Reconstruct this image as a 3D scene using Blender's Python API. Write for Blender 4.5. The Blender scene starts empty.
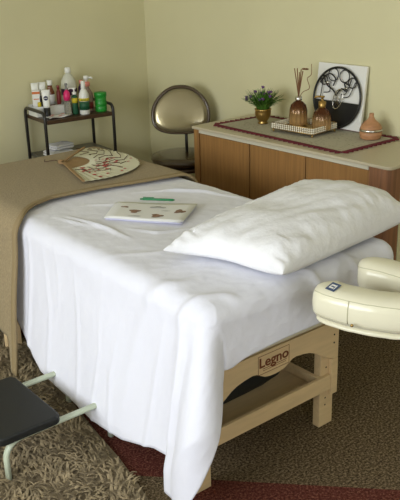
import bpy, bmesh, math, random
import numpy as np
from mathutils import Vector, Matrix, noise
random.seed(7); rnd = random.Random(11)
PI = math.pi
SC = bpy.context.scene
COL = SC.collection

# ------------------------------------------------------------------ materials
MATS = {}
def nt(name):
    m = bpy.data.materials.new(name); m.use_nodes = True
    t = m.node_tree; b = t.nodes['Principled BSDF']
    return m, t, b
def mat(name, col, rough=.5, metal=0., spec=.5, coat=0., trans=0., bump=0., bscale=200., var=0., vscale=8., col2=None, sheen=0., stretch=(1, 1, 1), alpha=1., ior=1.45, detail=4., dist=.002):
    if name in MATS: return MATS[name]
    m, t, b = nt(name)
    b.inputs['Base Color'].default_value = (*col, 1)
    b.inputs['Roughness'].default_value = rough
    b.inputs['Metallic'].default_value = metal
    b.inputs['Specular IOR Level'].default_value = spec
    b.inputs['Coat Weight'].default_value = coat
    b.inputs['Coat Roughness'].default_value = .08
    b.inputs['Transmission Weight'].default_value = trans
    b.inputs['Alpha'].default_value = alpha
    b.inputs['IOR'].default_value = ior
    b.inputs['Sheen Weight'].default_value = sheen
    tc = mp = None
    if bump or var:
        tc = t.nodes.new('ShaderNodeTexCoord'); mp = t.nodes.new('ShaderNodeMapping')
        mp.inputs['Scale'].default_value = stretch
        t.links.new(tc.outputs['Object'], mp.inputs['Vector'])
    if bump:
        n = t.nodes.new('ShaderNodeTexNoise'); n.inputs['Scale'].default_value = bscale; n.inputs['Detail'].default_value = 3
        t.links.new(mp.outputs['Vector'], n.inputs['Vector'])
        bp = t.nodes.new('ShaderNodeBump'); bp.inputs['Strength'].default_value = bump; bp.inputs['Distance'].default_value = dist
        t.links.new(n.outputs['Fac'], bp.inputs['Height']); t.links.new(bp.outputs['Normal'], b.inputs['Normal'])
    if var:
        n = t.nodes.new('ShaderNodeTexNoise'); n.inputs['Scale'].default_value = vscale; n.inputs['Detail'].default_value = detail
        t.links.new(mp.outputs['Vector'], n.inputs['Vector'])
        mx = t.nodes.new('ShaderNodeMix'); mx.data_type = 'RGBA'
        c2 = col2 or tuple(c * (1 - var) for c in col)
        mx.inputs[6].default_value = (*col, 1); mx.inputs[7].default_value = (*c2, 1)
        rp = t.nodes.new('ShaderNodeMapRange'); rp.inputs['From Min'].default_value = .35; rp.inputs['From Max'].default_value = .65
        t.links.new(n.outputs['Fac'], rp.inputs['Value']); t.links.new(rp.outputs['Result'], mx.inputs[0])
        t.links.new(mx.outputs[2], b.inputs['Base Color'])
    MATS[name] = m
    return m

M = {}
M['wall'] = mat('wall_paint', (.70, .655, .41), .85, spec=.2, bump=.25, bscale=160, var=.05, vscale=1.5)
M['ceiling'] = mat('ceiling_paint', (.72, .70, .62), .9)
M['sheet'] = mat('white_cotton', (.78, .785, .87), .75, spec=.25, bump=.42, bscale=13, sheen=.2, dist=.010)
M['pillow'] = mat('pillow_cotton', (.82, .82, .84), .7, spec=.25, bump=.55, bscale=26, sheen=.15, dist=.008, detail=3)
M['blanket'] = mat('tan_terry', (.37, .29, .17), .95, spec=.1, bump=1., bscale=230, var=.22, vscale=110, sheen=.1, dist=.003)
M['blanket_hem'] = mat('tan_terry_hem', (.29, .22, .12), .9, spec=.1, bump=.4, bscale=300)
M['vinyl'] = mat('cream_vinyl', (.77, .735, .56), .30, spec=.5, coat=.25, bump=.15, bscale=30, dist=.003)
M['vinyl_seam'] = mat('cream_vinyl_seam', (.52, .50, .34), .5)
M['maple'] = mat('pale_maple', (.70, .52, .29), .5, var=.10, vscale=14, stretch=(.6, 4, 4), bump=.08, bscale=60)
M['legno'] = mat('burnt_brown_ink', (.16, .045, .015), .7)
M['counter'] = mat('putty_laminate', (.53, .465, .33), .32, var=.05, vscale=60)
M['edge'] = mat('cream_edge', (.60, .56, .43), .5)
M['oak'] = mat('brown_oak', (.33, .165, .05), .5, var=.22, vscale=14, stretch=(6, 6, .3), bump=.12, bscale=50)
M['oakpost'] = mat('reddish_oak', (.31, .14, .065), .5, var=.35, vscale=12, stretch=(6, 6, .3), bump=.12, bscale=50)
M['dark'] = mat('dark_gap', (.02, .014, .01), .8)
M['black'] = mat('black_leather', (.012, .013, .012), .55, bump=.35, bscale=220)
M['blackmetal'] = mat('black_metal', (.02, .018, .016), .3, spec=.6)
M['mint'] = mat('pale_green_enamel', (.50, .55, .42), .4, spec=.5)
M['carttop'] = mat('dark_walnut', (.075, .042, .022), .35, var=.3, vscale=14, stretch=(1, 6, 1))
M['cartlow'] = mat('dark_grey_board', (.10, .095, .075), .3)
M['towel'] = mat('white_towel', (.72, .72, .74), .95, bump=.9, bscale=180)
M['burg'] = mat('burgundy_yarn', (.13, .012, .022), .9, bump=.5, bscale=300)
M['gold'] = mat('aged_brass', (.42, .27, .09), .35, metal=1.)
M['silver'] = mat('silver_metal', (.62, .60, .56), .25, metal=1.)
M['pearl'] = mat('pearl_bead', (.85, .80, .66), .2, spec=.7)
M['whitepl'] = mat('white_plastic', (.78, .78, .72), .35)
M['white'] = mat('white_paint', (.80, .79, .74), .55)
M['blk'] = mat('black_plastic', (.012, .012, .012), .35)
M['leaf'] = mat('leaf_green', (.10, .25, .03), .5, var=.5, vscale=30)
M['flower'] = mat('purple_flower', (.16, .07, .22), .7, var=.4, vscale=120)
M['reed'] = mat('reed_brown', (.22, .10, .045), .7)
M['humid'] = mat('light_woodgrain', (.50, .25, .12), .45, var=.2, vscale=20, stretch=(1, 1, 5))
M['smoke'] = mat('smoked_gold_mirror', (.34, .29, .165), .2, metal=.6, spec=.7, coat=.4)
M['shell'] = mat('dark_brown_lacquer', (.07, .045, .025), .25, spec=.6, coat=.4)
M['paper'] = mat('white_paper', (.78, .78, .76), .6)
M['sleeve'] = mat('lavender_paper', (.62, .62, .80), .4)
M['green'] = mat('emerald_plastic', (.012, .20, .07), .35)
M['greenjar'] = mat('green_jar_plastic', (.02, .26, .03), .35, spec=.5)
M['brownink'] = mat('brown_print', (.34, .20, .13), .7, var=.5, vscale=60)
M['greyink'] = mat('grey_print', (.40, .40, .38), .7)
M['fanpaper'] = mat('fan_cream_paper', (.62, .60, .44), .7, bump=.1, bscale=50)
M['fanwood'] = mat('fan_bamboo', (.33, .20, .09), .5)
M['red'] = mat('red_blossom', (.45, .03, .035), .6)
M['ink'] = mat('brown_branch_ink', (.10, .055, .03), .7)
M['amberpl'] = mat('amber_bottle', (.16, .045, .015), .15, spec=.6, coat=.4)
M['pink'] = mat('hot_pink_plastic', (.65, .02, .14), .4)
M['coral'] = mat('coral_pink_plastic', (.72, .25, .20), .4)
M['darkgreen'] = mat('dark_green_label', (.012, .085, .035), .5)
M['yellow'] = mat('yellow_label', (.62, .50, .03), .5)
M['orange'] = mat('orange_print', (.62, .16, .03), .5)
M['navy'] = mat('navy_print', (.01, .012, .05), .5)
M['purple'] = mat('dark_purple_plastic', (.06, .015, .06), .3)
M['redbottle'] = mat('dark_red_plastic', (.22, .03, .03), .3)
M['jug'] = mat('milky_plastic', (.58, .58, .48), .3, spec=.5)
M['glassy'] = mat('clear_bottle_plastic', (.62, .60, .50), .12, trans=.75, spec=.5, ior=1.25)
M['pinkglass'] = mat('pinkish_clear_plastic', (.52, .40, .34), .12, trans=.55, spec=.5, ior=1.25)
M['shag'] = mat('shag_pile_taupe', (.38, .30, .18), .9, spec=.15, var=.5, vscale=26)
M['shagbase'] = mat('shag_backing', (.17, .13, .075), .95)
M['grey'] = mat('grey_rubber', (.25, .25, .23), .6)
M['tagblue'] = mat('navy_tag', (.05, .08, .16), .6)

# lace runner: fine open net
def lace():
    m, t, b = nt('grey_beige_lace')
    tc = t.nodes.new('ShaderNodeTexCoord'); v = t.nodes.new('ShaderNodeTexVoronoi'); v.inputs['Scale'].default_value = 55
    t.links.new(tc.outputs['Object'], v.inputs['Vector'])
    r = t.nodes.new('ShaderNodeValToRGB'); r.color_ramp.elements[0].position = .12; r.color_ramp.elements[0].color = (.30, .27, .19, 1)
    r.color_ramp.elements[1].position = .4; r.color_ramp.elements[1].color = (.47, .44, .34, 1)
    t.links.new(v.outputs['Distance'], r.inputs['Fac']); t.links.new(r.outputs['Color'], b.inputs['Base Color'])
    b.inputs['Roughness'].default_value = .9
    return m
M['lace'] = lace()
# speckled carpet, brown or red
def carpet(name, a, c, e):
    m, t, b = nt(name)
    tc = t.nodes.new('ShaderNodeTexCoord')
    n = t.nodes.new('ShaderNodeTexNoise'); n.inputs['Scale'].default_value = 115; n.inputs['Detail'].default_value = 3; n.inputs['Roughness'].default_value = .75
    t.links.new(tc.outputs['Object'], n.inputs['Vector'])
    r = t.nodes.new('ShaderNodeValToRGB'); el = r.color_ramp.elements
    el[0].position = .38; el[0].color = (*a, 1); el[1].position = .66; el[1].color = (*e, 1)
    k = el.new(.52); k.color = (*c, 1)
    t.links.new(n.outputs['Fac'], r.inputs['Fac']); t.links.new(r.outputs['Color'], b.inputs['Base Color'])
    b.inputs['Roughness'].default_value = .95; b.inputs['Specular IOR Level'].default_value = .15
    bp = t.nodes.new('ShaderNodeBump'); bp.inputs['Strength'].default_value = .8; bp.inputs['Distance'].default_value = .006
    t.links.new(n.outputs['Fac'], bp.inputs['Height']); t.links.new(bp.outputs['Normal'], b.inputs['Normal'])
    return m
M['carpet'] = carpet('speckled_brown_carpet', (.032, .022, .011), (.14, .10, .056), (.33, .25, .15))
M['carpetred'] = carpet('speckled_red_carpet', (.055, .014, .010), (.125, .034, .024), (.25, .105, .07))
# amber glass fading to clear towards the base
def amberglass():
    m, t, b = nt('ombre_amber_glass')
    tc = t.nodes.new('ShaderNodeTexCoord'); s = t.nodes.new('ShaderNodeSeparateXYZ'); t.links.new(tc.outputs['Generated'], s.inputs[0])
    r = t.nodes.new('ShaderNodeValToRGB'); el = r.color_ramp.elements
    el[0].position = .05; el[0].color = (.75, .50, .22, 1); el[1].position = .75; el[1].color = (.14, .045, .015, 1)
    t.links.new(s.outputs['Z'], r.inputs['Fac']); t.links.new(r.outputs['Color'], b.inputs['Base Color'])
    b.inputs['Roughness'].default_value = .08; b.inputs['Transmission Weight'].default_value = .55; b.inputs['IOR'].default_value = 1.3
    b.inputs['Metallic'].default_value = .1
    return m
M['amberglass'] = amberglass()
def pane():
    m = bpy.data.materials.new('window_glass'); m.use_nodes = True; t = m.node_tree; t.nodes.clear()
    o = t.nodes.new('ShaderNodeOutputMaterial'); x = t.nodes.new('ShaderNodeMixShader'); a = t.nodes.new('ShaderNodeBsdfTransparent'); g = t.nodes.new('ShaderNodeBsdfGlossy')
    g.inputs['Roughness'].default_value = .02; x.inputs[0].default_value = .06
    t.links.new(a.outputs[0], x.inputs[1]); t.links.new(g.outputs[0], x.inputs[2]); t.links.new(x.outputs[0], o.inputs[0])
    return m
M['pane'] = pane()

# ------------------------------------------------------------------ helpers
def tag(o, label=None, cat=None, group=None, kind=None):
    if label: o['label'] = label
    if cat: o['category'] = cat
    if group: o['group'] = group
    if kind: o['kind'] = kind
    return o
def thing(name, label, cat, loc=(0, 0, 0), rz=0, group=None):
    o = bpy.data.objects.new(name, None); COL.objects.link(o)
    o.location = loc; o.rotation_euler = (0, 0, rz); o.empty_display_size = .05
    return tag(o, label, cat, group)
class MB:
    def __init__(s): s.v = []; s.f = []; s.m = []; s.sm = []
    def add(s, v, f, mi=0, smooth=False):
        o = len(s.v); s.v += [tuple(p) for p in v]
        s.f += [tuple(i + o for i in q) for q in f]; s.m += [mi] * len(f); s.sm += [smooth] * len(f)
    def box(s, x0, x1, y0, y1, z0, z1, mi=0):
        v = [(x, y, z) for z in (z0, z1) for y in (y0, y1) for x in (x0, x1)]
        s.add(v, [(0, 2, 3, 1), (4, 5, 7, 6), (0, 1, 5, 4), (2, 6, 7, 3), (0, 4, 6, 2), (1, 3, 7, 5)], mi)
    def lathe(s, prof, c=(0, 0, 0), n=24, mi=0, flute=None, sx=1, sy=1):
        v = []; f = []
        for k, (r, z) in enumerate(prof):
            for i in range(n):
                a = 2 * PI * i / n; rr = r * (flute(a, k / (len(prof) - 1)) if flute else 1)
                v.append((c[0] + rr * math.cos(a) * sx, c[1] + rr * math.sin(a) * sy, c[2] + z))
        for k in range(len(prof) - 1):
            for i in range(n):
                j = (i + 1) % n; f.append((k * n + i, k * n + j, (k + 1) * n + j, (k + 1) * n + i))
        f.append(tuple(range(n - 1, -1, -1))); f.append(tuple((len(prof) - 1) * n + i for i in range(n)))
        s.add(v, f, mi, True)
    def tube(s, pts, r, n=10, mi=0, closed=False, rb=None):
        pts = [Vector(p) for p in pts]; N = len(pts); v = []; f = []
        prev = None
        for i, p in enumerate(pts):
            if closed: t = pts[(i + 1) % N] - pts[i - 1]
            else: t = pts[min(i + 1, N - 1)] - pts[max(i - 1, 0)]
            t.normalize()
            if prev is None:
                up = Vector((0, 0, 1)) if abs(t.z) < .9 else Vector((1, 0, 0))
                a = t.cross(up).normalized()
            else: a = (prev - t * prev.dot(t)).normalized()
            prev = a; b = t.cross(a)
            rr = r(i / (N - 1)) if callable(r) else r
            for k in range(n):
                an = 2 * PI * k / n; v.append(p + a * rr * math.cos(an) + b * (rb or rr) * math.sin(an))
        for i in range(N if closed else N - 1):
            i2 = (i + 1) % N
            for k in range(n):
                j = (k + 1) % n; f.append((i * n + k, i * n + j, i2 * n + j, i2 * n + k))
        if not closed: f.append(tuple(range(n - 1, -1, -1))); f.append(tuple((N - 1) * n + k for k in range(n)))
        s.add(v, f, mi, True)
    def grid(s, V, mi=0, smooth=True, mif=None):
        R = len(V); Cn = len(V[0]); v = [p for r in V for p in r]; f = []; ms = []
        for i in range(R - 1):
            for j in range(Cn - 1):
                f.append((i * Cn + j, i * Cn + j + 1, (i + 1) * Cn + j + 1, (i + 1) * Cn + j)); ms.append(mif(i, j) if mif else mi)
        o = len(s.v); s.v += [tuple(p) for p in v]; s.f += [tuple(i + o for i in q) for q in f]; s.m += ms; s.sm += [smooth] * len(f)
    def prism(s, poly, axis, a0, a1, mi=0, smooth=False):
        # poly of 2D points extruded along axis
        def P(p, a): return {'x': (a, p[0], p[1]), 'y': (p[0], a, p[1]), 'z': (p[0], p[1], a)}[axis]
        n = len(poly); v = [P(p, a0) for p in poly] + [P(p, a1) for p in poly]
        f = [tuple(range(n)), tuple(range(2 * n - 1, n - 1, -1))]
        s.add(v, f, mi, False); o = len(s.v) - 2 * n
        for i in range(n):
            j = (i + 1) % n; s.f.append((o + i, o + n + i, o + n + j, o + j)); s.m.append(mi); s.sm.append(smooth)
    def sphere(s, c, r, n=10, mi=0, sz=1.):
        pr = [(max(1e-4, r * math.sin(PI * k / n)), -r * sz * math.cos(PI * k / n)) for k in range(n + 1)]
        s.lathe(pr, c, n + 2, mi)
    def build(s, name, mats, parent=None, bevel=0, seg=2, merge=True, solid=0, sub=0, loc=None, recalc=True):
        me = bpy.data.meshes.new(name); me.from_pydata(s.v, [], s.f)
        if not isinstance(mats, (list, tuple)): mats = [mats]
        for m in mats: me.materials.append(m)
        me.polygons.foreach_set('material_index', s.m); me.polygons.foreach_set('use_smooth', s.sm)
        bm = bmesh.new(); bm.from_mesh(me)
        if merge: bmesh.ops.remove_doubles(bm, verts=bm.verts, dist=1e-5)
        if recalc: bmesh.ops.recalc_face_normals(bm, faces=bm.faces)
        bm.to_mesh(me); bm.free()
        o = bpy.data.objects.new(name, me); COL.objects.link(o)
        if parent: o.parent = parent
        if loc: o.location = loc
        if bevel:
            b = o.modifiers.new('bevel', 'BEVEL'); b.width = bevel; b.segments = seg; b.limit_method = 'ANGLE'; b.angle_limit = R(40)
        if solid:
            b = o.modifiers.new('thick', 'SOLIDIFY'); b.thickness = solid; b.offset = 0
        if sub:
            b = o.modifiers.new('sub', 'SUBSURF'); b.levels = sub; b.render_levels = sub
        return o
def R(d): return d * PI / 180
def smooth_pts(pts, n=8, closed=False):
    P = [Vector(p) for p in pts]; out = []; N = len(P)
    rng = range(N) if closed else range(N - 1)
    for i in rng:
        if closed: a, b, c, d = P[i - 1], P[i], P[(i + 1) % N], P[(i + 2) % N]
        else: a, b, c, d = P[max(i - 1, 0)], P[i], P[i + 1], P[min(i + 2, N - 1)]
        for k in range(n):
            t = k / n
            out.append(.5 * ((2 * b) + (c - a) * t + (2 * a - 5 * b + 4 * c - d) * t * t + (3 * b - a - 3 * c + d) * t ** 3))
    if not closed: out.append(P[-1])
    return out
def lerp_tab(tab, x):
    if x <= tab[0][0]: return tab[0][1]
    for (a, b), (c, d) in zip(tab, tab[1:]):
        if x <= c: return b + (d - b) * (x - a) / (c - a)
    return tab[-1][1]
def sstep(a, b, x):
    t = min(1, max(0, (x - a) / (b - a))); return t * t * (3 - 2 * t)
def text_mb(txt, size, ext):
    cu = bpy.data.curves.new('t', 'FONT'); cu.body = txt; cu.size = size; cu.extrude = ext; cu.align_x = 'CENTER'; cu.align_y = 'CENTER'; cu.offset = size * .018
    o = bpy.data.objects.new('t', cu); COL.objects.link(o)
    dg = bpy.context.evaluated_depsgraph_get(); me = bpy.data.meshes.new_from_object(o.evaluated_get(dg))
    v = [tuple(p.co) for p in me.vertices]; f = [tuple(p.vertices) for p in me.polygons]
    bpy.data.objects.remove(o); bpy.data.curves.remove(cu); bpy.data.meshes.remove(me)
    return v, f

# ------------------------------------------------------------------ the room
RX, BY, LX, FY, CZ = 3.34, 4.44, -1.9, -1.9, 2.65
L1 = Vector((.6699, -.7424, 0)); N1 = Vector((.7424, .6699, 0)); P1 = Vector((1.427, 1.768, 0))
def floor():
    mb = MB(); BIG = 9
    # the carpet is woven in four fields that meet at P1; red strips beside brown ones
    def q(a0, a1, b0, b1, mi):
        nx, ny = 1, 1
        p = [P1 + L1 * a + N1 * b for a, b in ((a0, b0), (a1, b0), (a1, b1), (a0, b1))]
        mb.add([(v.x, v.y, 0) for v in p], [(0, 1, 2, 3)], mi)
    q(0, BIG, 0, BIG, 0); q(0, BIG, -.55, 0, 1); q(0, BIG, -BIG, -.55, 0)
    q(-BIG, 0, -BIG, 0, 0); q(-BIG, 0, 0, BIG, 1)
    o = mb.build('floor', [M['carpet'], M['carpetred']])
    # trim to the room
    bm = bmesh.new(); bm.from_mesh(o.data)
    for co, no in (((RX, 0, 0), (1, 0, 0)), ((LX, 0, 0), (-1, 0, 0)), ((0, BY, 0), (0, 1, 0)), ((0, FY, 0), (0, -1, 0))):
        bmesh.ops.bisect_plane(bm, geom=bm.verts[:] + bm.edges[:] + bm.faces[:], plane_co=co, plane_no=no, clear_outer=True)
    for f in bm.faces:
        if f.normal.z < 0: f.normal_flip()
    bm.to_mesh(o.data); bm.free(); tag(o, kind='structure')
floor()
def wallmesh(name, mk):
    mb = MB(); mk(mb); tag(mb.build(name, M['wall'], merge=False), kind='structure')
T = .12
wallmesh('wall_right', lambda m: m.box(RX, RX + T, FY, BY + T, 0, CZ))
wallmesh('wall_back', lambda m: m.box(LX, RX, BY, BY + T, 0, CZ))
W1 = (.3, 3.1, .85, 2.25)      # window in the left wall: y0 y1 z0 z1
W2 = (-.9, .9, .85, 2.25)      # window in the front wall: x0 x1 z0 z1
def wl(m):
    m.box(LX - T, LX, FY, W1[0], 0, CZ); m.box(LX - T, LX, W1[1], BY + T, 0, CZ); m.box(LX - T, LX, W1[0], W1[1], 0, W1[2]); m.box(LX - T, LX, W1[0], W1[1], W1[3], CZ)
wallmesh('wall_left', wl)
def wf(m):
    m.box(LX - T, W2[0], FY - T, FY, 0, CZ); m.box(W2[1], RX + T, FY - T, FY, 0, CZ); m.box(W2[0], W2[1], FY - T, FY, 0, W2[2]); m.box(W2[0], W2[1], FY - T, FY, W2[3], CZ)
wallmesh('wall_front', wf)
mb = MB(); mb.box(LX - T, RX + T, FY - T, BY + T, CZ, CZ + .1); tag(mb.build('ceiling', M['ceiling']), kind='structure')
def window(name, axis, a0, a1, z0, z1, pos):
    fr = MB(); gl = MB()
    def bx(m, p0, p1, q0, q1, t0, t1):
        if axis == 'x': m.box(pos - t1, pos - t0, p0, p1, q0, q1)
        else: m.box(p0, p1, pos - t1, pos - t0, q0, q1)
    w = .05; mid = (a0 + a1) / 2
    for p0, p1, q0, q1 in ((a0, a0 + w, z0, z1), (a1 - w, a1, z0, z1), (a0, a1, z0, z0 + w), (a0, a1, z1 - w, z1), (mid - w / 2, mid + w / 2, z0, z1)):
        bx(fr, p0, p1, q0, q1, .03, .08)
    f = fr.build(name, M['white'], merge=False); tag(f, kind='structure')
    bx(gl, a0 + w, a1 - w, z0 + w, z1 - w, .052, .058); gl.build('pane', M['pane'], f)
window('window_1', 'x', W1[0], W1[1], W1[2], W1[3], LX)
window('window_2', 'y', W2[0], W2[1], W2[2], W2[3], FY)

# ------------------------------------------------------------------ massage table
TO = (1.4146, 1.595, 0); TA = -.0299
tbl = thing('massage_table', 'long cream padded massage table on a pale wooden frame, covered by sheet and blanket', 'massage table', TO, TA)
mb = MB(); mb.box(.035, .845, .06, 2.08, .442, .668); mb.build('padded_top', M['vinyl'], tbl, bevel=.03, seg=3)
# head panel with the wavy lower edge
prof = [(.648, .438), (.648, .285), (.622, .285), (.60, .295), (.576, .306), (.545, .325), (.52, .342), (.495, .353), (.46, .361), (.425, .365), (.405, .362), (.388, .352), (.368, .341), (.345, .336), (.32, .3345)]
prof = prof + [(.64 - x, z) for x, z in reversed(prof[4:-1])] + [(-.035, .295), (-.035, .438)]
def wavy(name, s0, s1):
    mb = MB(); mb.prism(prof, 'y', s0, s1); return mb.build(name, M['maple'], tbl, bevel=.002)
hp = wavy('end_panel', .075, .09); wavy('end_panel', 1.505, 1.52)
v, f = text_mb('Legno', .058, .0006)
tm = MB(); tm.add([(.314 + x * 1.0, .0742 - z, .398 + y * .9) for x, y, z in v], f)
lg = tm.build('brand_lettering', M['legno'], hp, merge=False)
tm = MB()
x0, x1, z0, z1 = .240, .388, .356, .427; w = .0016
for a in ((x0, x1, z0, z0 + w), (x0, x1, z1 - w, z1), (x0, x0 + w, z0, z1), (x1 - w, x1, z0, z1), (.262, .375, .3745, .3765), (.262, .372, .3675, .369)):
    tm.box(a[0], a[1], .0742, .0752, a[2], a[3])
tm.build('brand_frame_lines', M['legno'], hp, merge=False)
for w_, z_ in ((.622, .385), (.622, .352), (-.01, .385), (-.01, .352)):
    mb = MB(); mb.prism([(w_ + .0035 * math.cos(a), z_ + .0035 * math.sin(a)) for a in [2 * PI * k / 10 for k in range(10)]], 'y', .0735, .076)
    mb.build('screw_head', M['dark'], hp)
for s0 in (.091, 1.47):
    for w0 in (-.035, .571):
        mb = MB(); mb.box(w0, w0 + .072, s0, s0 + .033, 0, .436); lgo = mb.build('leg', M['maple'], tbl, bevel=.002)
        for z_ in (.09, .12, .15, .25, .31):
            h = MB(); h.prism([(w0 + .03 + .0035 * math.cos(a), z_ + .0035 * math.sin(a)) for a in [2 * PI * k / 10 for k in range(10)]], 'y', s0 - .0006, s0 + .0005)
            h.build('peg_hole', M['dark'], lgo)
for w0 in (-.035, .614):
    mb = MB(); mb.box(w0, w0 + .034, .0745, .0905, .135, .284); mb.build('leg_batten', M['maple'], tbl, bevel=.002)
mb = MB(); mb.box(.0, .612, .075, .09, .16, .222); mb.build('cross_rail', M['maple'], tbl, bevel=.002)
mb = MB(); mb.box(.0, .612, 1.505, 1.52, .16, .222); mb.build('cross_rail', M['maple'], tbl, bevel=.002)
for w0 in (.553, .04):
    mb = MB(); mb.box(w0 - .0, w0 + .016, .0925, 1.46, .185, .222); mb.build('shelf_rail', M['maple'], tbl, bevel=.002)
mb = MB(); mb.box(.042, .568, .0925, 1.46, .165, .184); mb.build('shelf', M['maple'], tbl, bevel=.002)
for w0 in (.012, .585):
    mb = MB(); mb.box(w0, w0 + .02, .126, 1.468, .34, .436); mb.build('side_rail', M['maple'], tbl, bevel=.002)

# black bag under the table, on the shelf
bag = thing('black_bag', 'black soft bag lying on the shelf under the massage table', 'bag', TO, TA)
V = []
for i in range(25):
    u = -PI / 2 + PI * i / 24; row = []
    for j in range(49):
        a = 2 * PI * j / 48; p = .35
        cu, su = math.copysign(abs(math.cos(u)) ** p, math.cos(u)), math.copysign(abs(math.sin(u)) ** .5, math.sin(u))
        ca, sa = math.copysign(abs(math.cos(a)) ** p, math.cos(a)), math.copysign(abs(math.sin(a)) ** p, math.sin(a))
        d = 1 + .03 * math.sin(5 * a + 3 * u)
        row.append((.30 + .205 * cu * ca * d, .40 + .205 * cu * sa * d, .266 + .08 * su))
    V.append(row)
mb = MB(); mb.grid(V); mb.build('bag_body', M['black'], bag)
mb = MB(); mb.tube(smooth_pts([(.16, .25, .345), (.18, .30, .362), (.30, .36, .366), (.42, .30, .362), (.44, .25, .345)], 6), .008, 8); mb.build('bag_handle', M['black'], bag)

# ------------------------------------------------------------------ draped cloths
def drape(x0, x1, y0, y1, z, r, sides, topz, outf, Lf, warp=None, nx=60, ny=90, nd=44, mif=None):
    """top of a cloth plus skirts hanging over the sides in sides; corners fan out"""
    a0 = x0 + r; a1 = x1 - r; b0 = y0 + (r if 'F' in sides else 0); b1 = y1 - (r if 'B' in sides else 0)
    mb = MB(); W = warp or (lambda p, k: p)
    xs = [a0 + (a1 - a0) * i / nx for i in range(nx + 1)]; ys = [b0 + (b1 - b0) * i / ny for i in range(ny + 1)]
    mb.grid([[W((x, y, z + topz(x, y)), 't') for x in xs] for y in ys], mif=(lambda i, j: mif('t', i, ny)) if mif else None)
    path = []  # (base, normal angle, tagname, param)
    if 'B' in sides:
        path += [((x, b1), R(90), 'B', x) for x in xs[::-1]]
        path += [((a0, b1), R(90 + k * 6), 'BL', k * 6) for k in range(1, 15)]
    path += [((a0, y), R(180), 'L', y) for y in ys[::-1]]
    if 'F' in sides:
        path += [((a0, b0), R(180 + k * 2.5), 'FL', k * 2.5) for k in range(1, 36)]
        path += [((x, b0), R(270), 'F', x) for x in xs]
        path += [((a1, b0), R(270 + k * 6), 'FR', k * 6) for k in range(1, 15)]
    brk = len(path) if 'F' not in sides else None
    path += [((a1, y), R(0), 'R', y) for y in ys]
    if 'B' in sides: path += [((a1, b1), R(k * 6), 'BR', k * 6) for k in range(1, 15)] + [((a1, b1), R(90), 'B', a1)]
    rows = []
    for k in range(nd + 1):
        row = []
        for (bx, by), an, nm, q in path:
            L = Lf(nm, q); d = L * k / nd; th = min(d / r, PI / 2)
            if d < r * PI / 2: o, dn = r * math.sin(th), r * (1 - math.cos(th)); h = 0
            else: h = d - r * PI / 2; o, dn = r, r + h
            ca, sa = math.cos(an), math.sin(an)
            D = topz(bx + d * ca, by + d * sa)
            oo, dd = outf(nm, q, h, bx, by, L)
            oo = max(oo + D * math.sin(th), -.012)
            row.append(W((bx + (o + oo) * ca, by + (o + oo) * sa, z + D * math.cos(th) - dn + dd), 's'))
        rows.append(row)
    for c0_, c1_ in (((0, brk), (brk, len(path))) if brk else ((0, len(path)),)):
        mb.grid([row[c0_:c1_] for row in rows], mif=(lambda i, j, c0_=c0_: mif(path[j + c0_][2], path[j + c0_][3], 0)) if mif else None)
    return mb
def ridge(x, y, ax, ay, bx, by, s, a):
    dx, dy = bx - ax, by - ay; L2 = dx * dx + dy * dy; t = ((x - ax) * dx + (y - ay) * dy) / L2
    tt = min(1, max(0, t)); d = math.hypot(x - ax - dx * tt, y - ay - dy * tt)
    return a * math.exp(-(d / s) ** 2) * (1 - .6 * abs(2 * tt - 1))
RID = [ # creases: polyline in flat cloth coordinates, width, height at start, middle, end
 ([(.20, .03), (.121, .035), (.085, .083), (.03, .105), (-.06, .135), (-.25, .137), (-.45, .13)], .020, .003, .012, .016),
 ([(.20, .26), (.12, .238), (.063, .236), (.01, .268), (-.05, .305), (-.185, .36), (-.45, .42)], .028, .004, .012, .005),
 ([(.14, 1.11), (.16, .98), (.18, .86), (.18, .72)], .011, .002, .008, .002),
 ([(.10, 1.14), (.12, 1.02), (.15, .93)], .010, .001, .005, .001),
 ([(.30, 1.2), (.40, 1.1), (.55, 1.04)], .010, .002, .005, .002), ([(.55, 1.22), (.7, 1.1), (.85, .92)], .010, .002, .006, .002),
 ([(.66, 1.15), (.78, 1.0), (.84, .82)], .009, .002, .005, .002), ([(.42, .66), (.3, .7), (.24, .82)], .010, .002, .005, .001), ([(.02, .62), (.16, .52), (.26, .5)], .018, .002, .006, .002),
 ([(.35, .14), (.45, .04), (.50, -.15)], .016, .001, .007, .006), ([(.62, .12), (.66, .0), (.68, -.16)], .018, .001, .007, .006),
 ([(-.05, .80), (-.3, .74), (-.6, .70)], .012, .001, .007, .008), ([(-.12, .60), (-.35, .58), (-.62, .60)], .010, .001, .006, .006), ([(-.1, 1.02), (-.3, .95), (-.55, .93)], .012, .002, .006, .008),
 ([(-.02, .95), (-.15, .90), (-.3, .89)], .010, .001, .004, .001), ([(-.2, .48), (-.4, .50), (-.65, .47)], .012, .001, .006, .007), ([(-.08, .22), (-.3, .25), (-.6, .27)], .014, .002, .008, .008), ([(-.05, 1.14), (-.2, 1.12), (-.5, 1.10)], .012, .004, .010, .010)]
def crease(x, y, pl_, s, a0, a1, a2):
    best = 9; bt = 0; n = len(pl_) - 1
    for i in range(n):
        (ax, ay), (bx, by) = pl_[i], pl_[i + 1]; dx, dy = bx - ax, by - ay
        t = ((x - ax) * dx + (y - ay) * dy) / (dx * dx + dy * dy); t = min(1, max(0, t)); d = math.hypot(x - ax - dx * t, y - ay - dy * t)
        if d < best: best = d; bt = (i + t) / n
    if best > 3 * s: return 0
    a = a0 + (a1 - a0) * bt * 2 if bt < .5 else a1 + (a2 - a1) * (bt * 2 - 1)
    if s < .013 and x > 0: a *= 1.7
    return a * math.exp(-(best / s) ** 2)
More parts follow.
